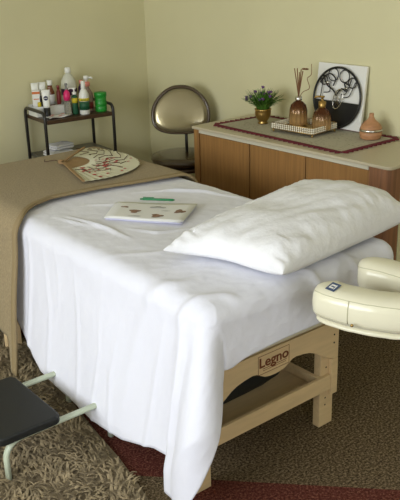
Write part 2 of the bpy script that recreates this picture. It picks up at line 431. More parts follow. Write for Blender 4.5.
def sheet_top(x, y):
    z = sum(crease(x, y, *r_) for r_ in RID)
    sd = sstep(.05, -.1, x) if False else (1 - sstep(-.1, .05, x))
    n1 = noise.noise(Vector((x * 3 + y, y * 4, 1.3))); n2 = noise.noise(Vector((x * 13 + y * 9, y * 15 - x * 5, 4.1))); n3 = noise.noise(Vector((x * 28, y * 24 + x * 12, 8.1)))
    z += .004 * n1 + .0012 * max(0, 1 - abs(n2) * 3) ** 2 + .0007 * n3 + sd * .0010 * (1 - min(1, abs(noise.noise(Vector((x * 5 + y * 4, y * 11, 3)))) * 3.5)) ** 2
    return z * (1 - .92 * sstep(1.18, 1.28, y)) * (1 - .35 * sstep(.02, -.15, x) if False else 1 - .35 * (1 - sstep(-.15, .02, x))) + .001
def hemz(y):
    return lerp_tab([(.126, .049), (.131, .160), (.218, .150), (.405, .096), (.608, .080), (.828, .098), (.984, .130), (1.056, .165), (1.13, .215), (1.25, .28), (1.5, .33)], y)
def sheet_L(nm, q):
    if nm == 'L': return .734 - hemz(q)
    if nm == 'FL': return lerp_tab([(0, .685), (15, .685), (28, .655), (40, .575), (53, .47), (62, .39), (75, .28), (90, .244)], q)
    if nm == 'F': return lerp_tab([(0, .244), (.06, .25), (.12, .234), (.3, .224), (.5, .224), (.9, .224)], q)
    return .2
def sheet_out(nm, q, h, bx, by, L):
    n3 = noise.noise(Vector((bx * 6 + 7, by * 3.5, h * 1.6)))
    if nm in ('L', 'FL'):
        y = q if nm == 'L' else .08 - q / 90 * .08
        g = min(1, h / .5)
        if nm == 'L': fl = .080 * g ** 1.3
        else:
            t = q / 90; fl = (.080 * (1 - t) + .010 * t + .080 * math.sin(PI * t)) * min(1, h / (.5 - .2 * math.sin(PI * t))) ** (1.3 - .4 * math.sin(PI * t))
        tail = (1 - sstep(.118, .140, y)) * (.030 * min(1, h / .25))
        if nm == 'FL': tail *= max(0, 1 - q / 75)
        return max(-.012, fl + tail + .010 * n3 * sstep(0, .2, h)), 0
    if nm == 'F': return .010 * sstep(0, .15, h), 0
    return .02 * h, 0
SH = drape(-.030, .905, .015, 1.62, .697, .065, 'F', sheet_top, sheet_out, sheet_L, ny=190, nx=90, nd=60)
sheet = thing('bed_sheet', 'white cotton sheet draped over the massage table, long corner hanging to the floor', 'sheet', TO, TA)
sb = SH.build('sheet_cloth', M['sheet'], sheet, solid=.0025, recalc=True)

def bl_warp(p, k):
    x, y, z = p; t = max(0, 1 - (y - 1.23) / .6)
    sh = lerp_tab([(-.066, -.05), (-.03, -.035), (0, -.01), (.05, .04), (.09, .07), (.19, .105), (.44, .095), (.67, .045), (.9, .0)], x) - .13 * max(0, .62 - z)
    return (x, y + sh * t, z)
def bl_L(nm, q):
    if nm in ('L',): return lerp_tab([(1.23, .70), (1.272, .70), (1.285, .555), (1.5, .575), (2.1, .58)], q)
    if nm in ('BL', 'B', 'BR'): return .6
    return .45
def bl_out(nm, q, h, bx, by, L):
    n = noise.noise(Vector((bx * 4, by * 5, h * 2)))
    ew = math.exp(-((by - 1.235) / .03) ** 2) * .012 if nm == 'L' else 0
    return max(0, .075 * min(1, h / .55) ** 1.1 + (.012 * n + .012 * math.sin(by * 16)) * sstep(0, .25, h) + ew * sstep(0, .3, h)), 0
BLK = drape(-.066, .927, 1.23, 2.12, .720, .09, 'B', lambda x, y: .001 * noise.noise(Vector((x * 7, y * 7, 2))) + .0025 * noise.noise(Vector((x * 2.5, y * 2.5, 5))) + .002, bl_out, bl_L, warp=bl_warp, ny=60, nx=50,
            mif=lambda nm, i, n: 1 if ((nm == 't' and i < 2) or (nm in 'LR' and i < 1.26)) else 0)
blanket = thing('tan_blanket', 'tan terry blanket spread over the far end of the massage table', 'blanket', TO, TA)
BLK.build('blanket_cloth', [M['blanket'], M['blanket_hem']], blanket, solid=.012)

# ------------------------------------------------------------------ pillow
pil = thing('pillow', 'plump white bed pillow lying across the massage table', 'pillow', (2.052, 1.845, .706), R(4))
PA, PB, PH = .37, .245, .148
V = [];V2 = []
NU, NV = 90, 64
def pil_pt(u, v, top):
    # corners stay out, the sides between them draw in
    x = PA * u * (1 - .02 * (1 - abs(v) ** 2.0)*abs(u)**2) ; y = PB * v * (1 - .03 * (1 - abs(u) ** 2.4)*abs(v)**2)
    x -= .105 * (max(0, -u) ** 2.4) * (max(0, v) ** 1.6) + .015 * max(0, -u); y -= .055 * (max(0, -u) ** 3) * (max(0, v) ** 2)
    x += .012 * u * abs(u) ** 5 * abs(v) ** 6 ; y += .004 * v * abs(v) ** 6 * abs(u) ** 6
    t = ((1 - abs(u) ** (5 if u < 0 else 3.6)) ** (.42 - .10 * max(0, -u))) * ((1 - abs(v) ** 3.2) ** .45)
    x += .03 * v * 0
    if top:
        z = .048 + PH * .84 * t * (.90 + .25 * u - .15 * v)
        wr = 0
        e = (abs(u) ** 3 + abs(v) ** 3)
        wr += .010 * noise.noise(Vector((u * 3.0 + 2, v * 2.2, 0))) * t
        wr += .007 * noise.noise(Vector((x * 9 + y * 24, y * 6 - x * 4, 5))) * min(1, t * 2)
        wr += .007 * noise.noise(Vector((x * 50, y * 12, 2))) * sstep(.35, .95, abs(v)) * min(1, 3 * t)
        wr += .006 * math.sin(v * 13 + 3 * u) * math.exp(-((abs(u) - .86) / .12) ** 2) * min(1, 3 * t)
        z += wr
    else:
        z = max(.004, .048 - .06 * t)
    return (x, y, z)
for i in range(NU + 1):
    u = math.sin((-1 + 2 * i / NU) * PI / 2); ra = []; rb = []
    for j in range(NV + 1):
        v = math.sin((-1 + 2 * j / NV) * PI / 2)
        ra.append(pil_pt(u, v, True)); rb.append(pil_pt(u, v, False))
    V.append(ra); V2.append(rb)
mb = MB(); mb.grid(V); mb.grid(V2)
pc = mb.build('pillowcase', M['pillow'], pil)
mb = MB(); mb.tube([pil_pt(-.9 + 1.8 * k / 60, .72, True) for k in range(61)], .0022, 6); mb.build('case_seam', M['pillow'], pil)

# ------------------------------------------------------------------ face cradle
cr = thing('face_cradle', 'cream vinyl horseshoe face cradle with a navy tag at the table head', 'face cradle', TO, TA)
cl = smooth_pts([(.315, -.125, 0), (.312, -.17, 0), (.322, -.24, 0), (.358, -.33, 0), (.415, -.405, 0), (.48, -.435, 0), (.54, -.41, 0), (.575, -.33, 0), (.583, -.24, 0), (.570, -.15, 0), (.545, -.085, 0)], 10)
def sweep(cl, wf, h, z0, n=28, ex=3.0, end=.055):
    V = []; N = len(cl)
    ln = [0]
    for a, b in zip(cl, cl[1:]): ln.append(ln[-1] + (b - a).length)
    for i, p in enumerate(cl):
        t = (cl[min(i + 1, N - 1)] - cl[max(i - 1, 0)]).normalized(); nrm = Vector((t.y, -t.x, 0))
        e = min(ln[i], ln[-1] - ln[i]); s = math.sqrt(max(.02, 1 - (1 - min(1, e / end)) ** 2))
        row = []
        for k in range(n + 1):
            a = 2 * PI * k / n; c, sn = math.cos(a), math.sin(a)
            cc = math.copysign(abs(c) ** (2 / ex), c); ss = math.copysign(abs(sn) ** (2 / ex), sn)
            pf = wf * s
            q = p + nrm * cc * pf
            zz = z0 + h / 2 * (1 + ss * (.55 + .45 * s)) + (.006 * (1 - cc * cc) if ss > 0 else 0)
            zz += .0015 * noise.noise(Vector((q.x * 30, q.y * 30, zz * 20)))
            row.append((q.x, q.y, zz))
        V.append(row)
    return V
CZ0, CH = .647, .103
V = sweep(cl, .062, CH, CZ0)
mb = MB(); mb.grid(V)
for row in (V[0], V[-1]): mb.add(row[:-1], [tuple(range(len(row) - 1))], 0, True)
cu = mb.build('cushion', M['vinyl'], cr)
def seamline(k, off, r_, name):
    N = len(cl); pts = []
    for i, row in enumerate(V):
        c = cl[i]; p = Vector(row[k]); d = Vector((p.x - c.x, p.y - c.y, 0)); L = d.length
        pts.append(p + (d / L if L > 1e-6 else Vector()) * off)
    m = MB(); m.tube(pts, r_, 6); return m.build(name, M['vinyl_seam'], cr)
seamline(3, -.0005, .0014, 'top_seam'); seamline(11, -.0005, .0014, 'top_seam'); seamline(26, -.0005, .0012, 'lower_seam')
mb = MB(); i0 = 22
mb.tube([Vector(V[i0][k]) + Vector((-.0005, 0, 0)) for k in (3, 2, 1, 0, 27, 26)], .0016, 6); mb.build('joint_seam', M['vinyl_seam'], cr)
# small navy tag with white strokes wrapped on the top edge
tg = Vector((.333, -.138, CZ0 + CH + .0))
def quadpatch(c, ax, ay, w, h, nrm, th=.001):
    vs = []
    for s in (0, th):
        for a, b in ((-1, -1), (1, -1), (1, 1), (-1, 1)): vs.append(c + ax * a * w / 2 + ay * b * h / 2 + nrm * s)
    return vs, [(0, 3, 2, 1), (4, 5, 6, 7), (0, 1, 5, 4), (1, 2, 6, 5), (2, 3, 7, 6), (3, 0, 4, 7)]
nrm = Vector((-.30, 0, .95)).normalized(); ay = Vector((0, 1, 0)); ax = ay.cross(nrm).normalized()
c0 = Vector((.292, -.198, .7562))
mb = MB(); v, f = quadpatch(c0, ax, ay, .036, .034, nrm); mb.add(v, f); tgo = mb.build('fabric_tag', M['tagblue'], cr)
mb = MB()
for k, (a, b, w, h) in enumerate(((.006, .0, .006, .018), (-.006, .003, .006, .016), (0, -.009, .02, .003), (.0, .009, .016, .003))):
    v, f = quadpatch(c0 + nrm * .0012 + ax * a + ay * b, ax, ay, w, h, nrm, .0005); mb.add(v, f)
mb.build('tag_print', M['white'], tgo)
mb = MB(); mb.sphere((.262, -.30, .675), .005, 8); mb.build('rivet', M['gold'], cr)
plt = sweep(cl, .036, .018, .627); mb = MB(); mb.grid(plt)
for row in (plt[0], plt[-1]): mb.add(row[:-1], [tuple(range(len(row) - 1))])
mb.build('platform', M['vinyl'], cr)
for w in (.50, .54):
    mb = MB(); mb.tube([(w, .058, .60), (w, -.36, .60), (w, -.40, .605), (w, -.42, .618)], .008, 10); mb.build('support_rod', M['blackmetal'], cr)

# ------------------------------------------------------------------ papers and pen
def TW(w, s, z=0):
    c, n = math.cos(TA), math.sin(TA); return (TO[0] + c * w - n * s, TO[1] + n * w + c * s, z)
PZ = .7065
pap = thing('printed_papers', 'stack of white printed sheets with small brown pictures lying on the bed sheet', 'papers', TO, TA)
bl, br, tr, tl = Vector((.242, .974)), Vector((.428, .708)), Vector((.613, .843)), Vector((.392, 1.118))
def pq(a, b): p = bl * (1 - a) * (1 - b) + br * a * (1 - b) + tr * a * b + tl * (1 - a) * b; return p
for k, (dz, da, m_) in enumerate(((0, (-.015, -.01), 'sleeve'), (.002, (-.012, .004), 'paper'), (.0042, (0, 0), 'paper'))):
    mb = MB(); n = 10; V = [[(pq(a / n, b / n).x + da[0], pq(a / n, b / n).y + da[1], PZ + dz + .004 * (a / n) ** 3 * (b / n) + .001 * math.sin(a * .9)) for a in range(n + 1)] for b in range(n + 1)]
    mb.grid(V); mb.build('sheet_of_paper', M[m_], pap, solid=.001)
top = PZ + .0055
for k, (a, b, w, h, m_) in enumerate(((.30, .42, .13, .20, 'brownink'), (.62, .22, .14, .18, 'brownink'), (.86, .52, .13, .2, 'brownink'), (.55, .72, .2, .10, 'greyink'), (.14, .66, .1, .08, 'brownink'), (.35, .14, .16, .03, 'greyink'), (.68, .52, .1, .03, 'greyink'))):
    mb = MB(); pts = []
    nn = 14
    for i in range(nn):
        an = 2 * PI * i / nn; rr = 1 + .25 * math.sin(3 * an + k) + .15 * math.sin(5 * an); p = pq(a + w / 2 * math.cos(an) * rr, b + h / 2 * math.sin(an) * rr); pts.append((p.x, p.y))
    mb.prism(pts, 'z', top + .0004 + .004 * a ** 3 * b, top + .0009 + .004 * a ** 3 * b); mb.build('printed_picture', M[m_], pap)
pen = thing('green_pen', 'green ballpoint pen with a clip lying on the printed papers', 'pen', (*TW(.523, 1.0)[:2], PZ + .0125), R(-50) + TA)
mb = MB(); mb.tube([(-.07, 0, 0), (-.064, 0, 0), (.045, 0, 0), (.062, 0, 0), (.072, 0, 0)], lambda t: .0052 if t < .8 else (.004 if t < .95 else .0015), 10); mb.build('pen_barrel', M['green'], pen)
mb = MB(); mb.box(-.068, -.02, -.002, .002, .007, .0095); mb.build('pen_clip', M['green'], pen)
mb = MB(); mb.tube([(-.082, 0, 0), (-.07, 0, 0)], .0035, 8); mb.build('pen_button', M['green'], pen)

# ------------------------------------------------------------------ hand fan on the blanket
FZ = .7375
fan = thing('folding_fan', 'open folding fan with red blossoms painted on cream paper, lying on the tan blanket', 'fan', TO, TA)
pv = Vector((.515, 1.80))
OUT = [(-105.5, .395), (-92, .40), (-80, .402), (-66, .402), (-50, .395), (-35, .37), (-20, .345), (0, .325), (20, .315), (38, .31)]
NF = 30; ri = .135
V = []
for k in range(NF * 2 + 1):
    an = OUT[0][0] + (OUT[-1][0] - OUT[0][0]) * k / (NF * 2); ro = lerp_tab(OUT, an) * (1 + (.018 if k % 2 else 0)); zz = FZ + (.004 if k % 2 else 0)
    V.append([(pv.x + (ri + (ro - ri) * j / 6) * math.cos(R(an)), pv.y + (ri + (ro - ri) * j / 6) * math.sin(R(an)), zz) for j in range(7)])
mb = MB(); mb.grid(V, smooth=False); mb.build('fan_leaf', M['fanpaper'], fan, solid=.0008)
for k in range(1, 15):
    an = R(OUT[0][0] + (OUT[-1][0] - OUT[0][0]) * k / 15); c, s = math.cos(an), math.sin(an)
    mb = MB(); p = [(pv.x + r_ * c - o_ * s, pv.y + r_ * s + o_ * c) for r_, o_ in ((-.01, -.003), (ri + .02, -.0095), (ri + .02, .0095), (-.01, .003))]
    mb.prism(p, 'z', FZ - .005 + k * .0002, FZ - .0036 + k * .0002); mb.build('fan_stick', M['fanwood'], fan)
for an, L_ in ((OUT[0][0] - 1, .41), (OUT[-1][0] + 1, .32)):
    a_ = R(an); c, s = math.cos(a_), math.sin(a_)
    mb = MB(); p = [(pv.x + r_ * c - o_ * s, pv.y + r_ * s + o_ * c) for r_, o_ in ((-.03, -.011), (.05, -.008), (L_, -.006), (L_, .006), (.05, .008), (-.03, .011))]
    mb.prism(p, 'z', FZ + .004, FZ + .010); mb.build('guard_stick', M['fanwood'], fan, bevel=.001)
mb = MB(); mb.lathe([(.012, -.002), (.016, .006), (.012, .014), (.004, .018)], (pv.x - .005, pv.y + .01, FZ), 12); mb.build('pivot', M['fanwood'], fan)
mb = MB(); mb.tube(smooth_pts([(pv.x - .01, pv.y + .02, FZ + .002), (pv.x - .01, pv.y + .06, FZ + .006), (pv.x - .05, pv.y + .09, FZ + .0), (pv.x - .03, pv.y + .13, FZ)], 5), .0025, 6); mb.build('wrist_cord', M['ink'], fan)
mb = MB()
for _ in range(44):
    an = rnd.uniform(-98, -25); t = rnd.uniform(.12, .92) if rnd.random() < .6 else rnd.uniform(.3, .6)
    r_ = ri + (lerp_tab(OUT, an) - ri) * t; x, y = pv.x + r_ * math.cos(R(an)), pv.y + r_ * math.sin(R(an)); q = rnd.uniform(.004, .010)
    mb.prism([(x + q * math.cos(a) * (1 + .25 * math.cos(5 * a)), y + q * math.sin(a) * (1 + .25 * math.cos(5 * a))) for a in [2 * PI * i / 15 for i in range(15)]], 'z', FZ + .0052, FZ + .0058)
mb.build('painted_blossoms', M['red'], fan, merge=False)
mb = MB()
for k in range(9):
    an = -100 + k * 15; r0 = ri + .04; pts = []
    for j in range(7):
        a_ = R(an + j * 5 + 7 * math.sin(j * 1.7 + k)); r_ = r0 + j * .026 + .014 * math.sin(j * 2 + k * 3); r_ = min(r_, lerp_tab(OUT, an + j * 5) - .02)
        pts.append((pv.x + r_ * math.cos(a_), pv.y + r_ * math.sin(a_), FZ + .005))
    mb.tube(pts, .0018, 5)
mb.build('painted_branches', M['ink'], fan, merge=False)

# ------------------------------------------------------------------ sideboard
cb = thing('sideboard', 'low brown wooden sideboard with a putty laminate top against the right wall', 'sideboard', (0, 0, 0))
X0, X1, Y0, Y1, CT = 2.82, 3.335, 2.005, 3.36, .80
mb = MB()
pts = [(X0, Y1), (X1, Y1), (X1, Y0)] + [(X0 + .03 - .03 * math.sin(a), Y0 + .03 - .03 * math.cos(a)) for a in [PI / 2 * k / 5 for k in range(6)]]
mb.prism(pts, 'z', CT - .016, CT); mb.build('worktop', M['counter'], cb, bevel=.004)
mb = MB(); mb.box(X0 + .014, X1, Y0 + .13, Y1 - .045, .764, CT - .0165); mb.build('top_rail', M['edge'], cb)
mb = MB(); mb.box(X0 + .05, X1 - .004, Y0 + .03, Y1 - .03, .16, .783); mb.build('carcass', M['oak'], cb)
mb = MB(); mb.box(X0 + .01, X0 + .049, Y1 - .045, Y1 - .005, .15, .783); mb.build('corner_post', M['oak'], cb, bevel=.003)
mb = MB(); pts = []
for k in range(25):
    a = PI / 2 * k / 24; rr = .058; pts.append((X0 + .008 + rr - rr * math.cos(a) if 0 else X0 + .008 + rr * (1 - math.sin(PI / 2 - a) if 0 else 1 - math.cos(PI / 2 - a)), Y0 + .012 + rr * (1 - math.sin(PI / 2 - a))))
pts = [(X0 + .008, Y0 + .122), (X0 + .008, Y0 + .07)] + [(X0 + .008 + .058 * (1 - math.cos(a)), Y0 + .07 - .058 * math.sin(a)) for a in [PI / 2 * k / 10 for k in range(1, 11)]] + [(X0 + .1, Y0 + .012), (X0 + .1, Y0 + .122)]
mb.prism(pts, 'z', .15, .783, smooth=False); mb.build('corner_post', M['oakpost'], cb)
mb = MB(); mb.box(X0 + .105, X1 - .002, Y0 + .012, Y0 + .029, .15, .783); mb.build('end_panel', M['wall'], cb)
for a, b in ((Y1 - .05, 2.917), (2.909, 2.522), (2.516, Y0 + .126)):
    mb = MB(); mb.box(X0 + .018, X0 + .046, min(a, b), max(a, b), .17, .761); mb.build('door', M['oak'], cb, bevel=.002)
for x, y, dx, dy in ((X0 + .06, Y0 + .10, -.03, -.03), (X0 + .06, Y1 - .10, -.03, .03), (X1 - .09, Y0 + .10, .02, -.03), (X1 - .09, Y1 - .10, .02, .03)):
    mb = MB(); mb.tube([(x + dx, y + dy, 0), (x, y, .16)], lambda t: .013 + .012 * t, 14); mb.build('leg', M['humid'], cb)

# lace runner with burgundy crochet edge
CTZ = CT + .0015
run = thing('lace_runner', 'grey beige lace runner with a zigzag burgundy crochet edge on the sideboard', 'runner', (0, 0, 0))
cor = [Vector((2.925, 3.275, 0)), Vector((2.885, 2.335, 0)), Vector((3.305, 2.325, 0)), Vector((3.285, 3.24, 0))]
mb = MB(); mb.prism([(p.x, p.y) for p in cor], 'z', CTZ, CTZ + .002); mb.build('lace_field', M['lace'], run)
mb = MB()
for i in range(4):
    a, b = cor[i], cor[(i + 1) % 4]; d = (b - a); L_ = d.length; d.normalize(); nn = Vector((d.y, -d.x, 0)); ct = (cor[0] + cor[2]) / 2
    if (a - ct).dot(nn) < 0: nn = -nn
    k = int(L_ / .034)
    mb.tube([a + Vector((0, 0, CTZ + .0035)), b + Vector((0, 0, CTZ + .0035))], .0085, 8, rb=.003)
    for j in range(k):
        c = a + d * (L_ * (j + .5) / k) + nn * .010
        pts = [c - d * .017, c + nn * .020, c + d * .017, c - nn * .014]
        mb.prism([(p.x, p.y) for p in pts], 'z', CTZ, CTZ + .006)
mb.build('crochet_edge', M['burg'], run, merge=False, bevel=.001, seg=1)
TZ = CTZ + .0035   # things standing on the runner

# potted plant
pl = thing('potted_plant', 'small artificial grassy plant with purple flowers in a brass pot', 'potted plant', (3.122, 3.095, TZ))
mb = MB(); mb.lathe([(.028, 0), (.030, .006), (.022, .012), (.030, .02), (.042, .04), (.046, .06), (.044, .072), (.047, .076), (.047, .084), (.041, .084), (.039, .07)], n=28, flute=lambda a, t: 1 + (.03 * math.sin(14 * a) if .3 < t < .75 else 0)); mb.build('pot', M['gold'], pl)
mb = MB(); mb.lathe([(.001, .068), (.038, .07), (.02, .076), (.001, .078)], n=16); mb.build('soil', M['shagbase'], pl)
mb = MB()
for k in range(420):
    az = rnd.uniform(0, 2 * PI); ti = rnd.uniform(.05, 1.25) ** .9; L_ = rnd.uniform(.08, .135) * (1 - .12 * abs(ti - .7)); w0 = rnd.uniform(.0026, .0048)
    px = rnd.uniform(0, .028); p = Vector((px * math.cos(az), px * math.sin(az), .074)); rows = []
    for j in range(6):
        t = j / 5; th = ti * (.45 + .75 * t); 
        if j: p = p + Vector((math.sin(th) * math.cos(az), math.sin(th) * math.sin(az), math.cos(th))) * (L_ / 5)
        ww = w0 * (1 - t) ** .6 * (1.0 if j else .7) + .0003; sd = Vector((-math.sin(az), math.cos(az), 0))
        rows.append([p - sd * ww, p + Vector((0, 0, -.0012)), p + sd * ww])
    mb.grid(rows)
mb.build('leaves', M['leaf'], pl, merge=False, recalc=False)
for k, (dx, dy, hz) in enumerate(((0, 0, .205), (-.035, .025, .182), (-.05, .045, .155), (.01, -.035, .178), (.0, -.06, .185), (-.02, -.075, .165), (.03, .04, .165), (-.045, -.02, .145), (-.04, .09, .145), (-.055, .075, .135), (-.01, -.02, .172), (-.05, -.05, .15))):
    mb = MB(); mb.tube(smooth_pts([(0, 0, .074), (dx * .4, dy * .4, .12), (dx, dy, hz - .01)], 4), .0013, 5, mi=1)
    for j in range(9):
        a = j * 2.4; q = .0065 * math.sqrt(j / 9) + .001
        mb.sphere((dx + q * math.cos(a), dy + q * math.sin(a), hz - .004 + .004 * math.cos(j)), .0042, 6)
    mb.build('flower', [M['flower'], M['leaf']], pl, merge=False)

# beaded vanity tray
ty = thing('beaded_tray', 'gold vanity tray with pearl bead rim holding two amber bottles', 'tray', (3.022, 2.64, TZ), R(93.5))
# local x runs along the long side, local -y... towards the wall
TL, TWd = .275, .208
mb = MB(); mb.box(0, TL, -TWd, 0, .014, .018); mb.build('tray_floor', M['gold'], ty)
mb = MB()
for z_ in (.017, .0475):
    mb.tube([(0, 0, z_), (TL, 0, z_), (TL, -TWd, z_), (0, -TWd, z_)], .0016, 6, closed=True)
mb.build('rim_wire', M['gold'], ty)
mb = MB(); bd = MB()
for (ax_, ay_), (bx_, by_) in (((0, 0), (TL, 0)), ((TL, 0), (TL, -TWd)), ((TL, -TWd), (0, -TWd)), ((0, -TWd), (0, 0))):
    L_ = math.hypot(bx_ - ax_, by_ - ay_); n = int(L_ / .0135)
    for i in range(n):
        x, y = ax_ + (bx_ - ax_) * (i + .5) / n, ay_ + (by_ - ay_) * (i + .5) / n
        for z_ in (.0225, .0325, .0425): bd.sphere((x, y, z_), .0049, 6)
bd.build('bead_rim', M['pearl'], ty, merge=False)
for x, y in ((.008, -.008), (TL - .008, -.008), (TL - .008, -TWd + .008), (.008, -TWd + .008)):
    mb = MB(); mb.lathe([(.0035, 0), (.005, .004), (.003, .014)], (x, y, 0), 10); mb.build('foot', M['gold'], ty)
TRZ = TZ + .0195
fl8 = lambda a, t: 1 + (.045 * math.cos(14 * a) if .05 < t < .62 else 0)
df = thing('reed_diffuser', 'amber fluted glass reed diffuser with brown sticks, left in the beaded tray', 'reed diffuser', (3.155, 2.86, TRZ)); df.scale = (1.08, 1.08, 1.2)
mb = MB(); mb.lathe([(.036, 0), (.043, .004), (.044, .03), (.043, .065), (.036, .09), (.022, .104), (.014, .108), (.013, .112)], n=56, flute=fl8); mb.build('glass_bottle', M['amberglass'], df)
mb = MB(); mb.lathe([(.016, .110), (.017, .112), (.017, .128), (.012, .128)], n=20); mb.build('neck_collar', M['silver'], df)
for dx, dy, z_ in ((.0, .030, .248), (.0, .012, .25), (.01, -.005, .245), (-.01, -.012, .235), (.0, -.025, .24)):
    mb = MB(); mb.tube([(dx * .1, dy * -.1, .115), (dx, dy, z_)], .0027, 6); mb.build('reed', M['reed'], df)
mb = MB(); mb.tube(smooth_pts([(0, -.002, .12), (.0, -.03, .15), (.0, -.07, .17), (.0, -.055, .21), (.0, -.08, .23), (0, -.08, .275)], 5), .0016, 6); mb.build('curly_stick', M['reed'], df)
mb = MB()
for k in range(6):
    a = 2 * PI * k / 6; mb.sphere((.009 * math.cos(a), -.04 + .012 * math.sin(a), .250), .007, 6, sz=.5)
mb.build('wooden_flower', M['reed'], df, merge=False)
sp = thing('soap_dispenser', 'amber fluted glass dispenser with a gold pump, right in the beaded tray', 'dispenser', (3.145, 2.685, TRZ)); sp.scale = (1.1, 1.1, 1.2)
mb = MB(); mb.lathe([(.036, 0), (.043, .004), (.044, .03), (.042, .055), (.035, .077), (.022, .09), (.015, .094), (.014, .098)], n=56, flute=fl8); mb.build('glass_bottle', M['amberglass'], sp)
mb = MB(); mb.lathe([(.017, .096), (.018, .098), (.018, .122), (.007, .125), (.006, .138), (.011, .140), (.011, .146)], n=20); mb.tube([(0, 0, .143), (-.02, .022, .143), (-.024, .026, .137)], .005, 8); mb.build('pump_head', M['gold'], sp)

# white board and metal disc leaning on the wall
bd_ = thing('white_board', 'white square canvas leaning on the wall behind the round metal plaque', 'canvas', (3.278, 2.70, CTZ + .008))
mb = MB(); mb.box(-.0, .018, -.163, .163, 0, .335); c_ = mb.build('canvas', M['white'], bd_, bevel=.003); c_.rotation_euler = (0, R(6.5), 0)
dk = thing('metal_wall_disc', 'round black metal plaque with wirework figure, lower half solid, leaning on the white canvas', 'plaque', (3.262, 2.703, CTZ + .007))
dk.rotation_euler = (0, R(6.5), 0)
DR = .163
def circ(r_, n=64): return [(0, r_ * math.cos(2 * PI * k / n), DR + r_ * math.sin(2 * PI * k / n)) for k in range(n)]
mb = MB(); mb.tube(circ(DR - .006), .006, 8, closed=True); mb.build('ring', M['blk'], dk)
mb = MB(); mb.prism([((DR - .008) * math.cos(a), DR + (DR - .008) * math.sin(a)) for a in [PI + .12 + (PI - .24) * k / 40 for k in range(41)]], 'x', -.002, .002); mb.build('lower_plate', M['blk'], dk)
def wire(pts, r_=.0028, m_='blk', nm='wirework'):
    mb = MB(); mb.tube(smooth_pts([(-.002, y, DR + z) for y, z in pts], 6), r_, 6); return mb.build(nm, M[m_], dk)
wire([(.11, .0), (.105, .06), (.115, .10)]); wire([(.10, .105), (.07, .06), (.03, .04), (.0, .01)], .004)
wire([(.09, .02), (.05, .03), (.06, .07), (.09, .075)]); wire([(.0, .02), (-.03, .05), (-.06, .04), (-.045, .08), (-.08, .07)], .004)
wire([(-.09, .105), (-.06, .03), (-.03, .02)]); wire([(-.115, .09), (-.085, .02), (-.05, .005)]); wire([(.12, .07), (.07, .12), (.02, .10), (.03, .06)], .0035)
for cy, cz, r_ in ((.035, .118, .033), (-.04, .115, .032), (.095, .085, .024), (-.095, .085, .026)):
    mb = MB(); mb.tube([(-.002, cy + r_ * math.cos(a), DR + cz + r_ * math.sin(a)) for a in [2 * PI * k / 24 for k in range(24)]], .003, 6, closed=True); mb.build('wirework', M['blk'], dk)
mb = MB(); mb.tube([(-.004, -.012 + .03 * math.cos(a) - .01 * math.sin(a), DR - .005 + .052 * math.sin(a)) for a in [2 * PI * k / 28 for k in range(28)]], .003, 6, closed=True)
for k in range(6): a = k * PI / 6; mb.tube([(-.005, -.012 - .028 * math.cos(a), DR - .005 - .048 * math.sin(a)), (-.006, -.012 + .028 * math.cos(a), DR - .005 + .048 * math.sin(a))], .0014, 5)
mb.build('silver_web', M['silver'], dk, merge=False)
mb = MB(); mb.sphere((-.004, .065, DR + .075), .012, 8, sz=.7); mb.build('silver_stud', M['silver'], dk, merge=False)
mb = MB(); mb.sphere((-.004, -.065, DR + .055), .010, 8, sz=.7); mb.build('silver_stud', M['silver'], dk, merge=False)

# wooden humidifier
hu = thing('aroma_humidifier', 'teardrop woodgrain aroma humidifier with a silver band on the sideboard', 'humidifier', (3.215, 2.42, TZ))
mb = MB(); mb.lathe([(.046, 0), (.052, .004), (.056, .022), (.057, .038)], n=36); mb.build('base_bowl', M['humid'], hu)
mb = MB(); mb.lathe([(.0555, .0385), (.0575, .040), (.0575, .049), (.0555, .0505)], n=36); mb.build('silver_band', M['silver'], hu)
mb = MB(); mb.lathe([(.056, .051), (.055, .056), (.047, .072), (.032, .086), (.018, .098), (.012, .112), (.0115, .128), (.008, .129), (.006, .122)], n=36); mb.build('top_cover', M['humid'], hu)

# ------------------------------------------------------------------ chair in the corner
ch = thing('salon_stool', 'swivel stool with a glossy rounded backrest standing in the room corner', 'stool', (3.105, 3.80, 0), R(-40))
# local -y faces the camera
def shape(a):
    c, s = math.cos(a), math.sin(a)
    wx = .186 * (1 - .25 * max(0, s) ** 1.5); x = wx * math.copysign(abs(c) ** .82, c); z = (.170 if s > 0 else .125) * math.copysign(abs(s) ** (.86 if s > 0 else .62), s)
    return x, z
BZ = .775; NS = 64
def bowl(scale_list, mats, name, yoff):
    V = []
    for sc, y in scale_list:
        V.append([(shape(2 * PI * k / NS)[0] * sc, yoff + y + shape(2 * PI * k / NS)[1] * sc * .25, BZ + shape(2 * PI * k / NS)[1] * sc) for k in range(NS + 1)])
    mb = MB(); mb.grid(V); return mb.build(name, mats, ch)
bowl([(.001, -.014), (.3, -.0135), (.55, -.012), (.75, -.009), (.86, -.006), (.895, -.001)], M['smoke'], 'backrest_front', .0)
bowl([(.885, -.002), (.90, -.012), (.95, -.018), (1.0, -.006), (1.0, .012), (.93, .030), (.6, .045), (.001, .050)], M['shell'], 'backrest_shell', .0)
mb = MB(); mb.tube([(.03, .03, .70), (.03, .018, .60), (.03, .01, .515)], .017, 12, rb=.010); mb.build('backrest_post', M['blackmetal'], ch)
mb = MB(); mb.lathe([(.17, .475), (.205, .48), (.213, .50), (.205, .518), (.15, .527), (.001, .53)], (.015, -.03, 0), 40); mb.build('seat', M['shell'], ch)
mb = MB(); mb.lathe([(.200, .445), (.208, .449), (.208, .465), (.17, .474)], (.015, -.03, 0), 40); mb.build('seat_rim', M['carttop'], ch)
mb = MB(); mb.lathe([(.03, .10), (.03, .25), (.02, .26), (.02, .445)], (.015, -.03, 0), 20); mb.build('gas_column', M['blackmetal'], ch)
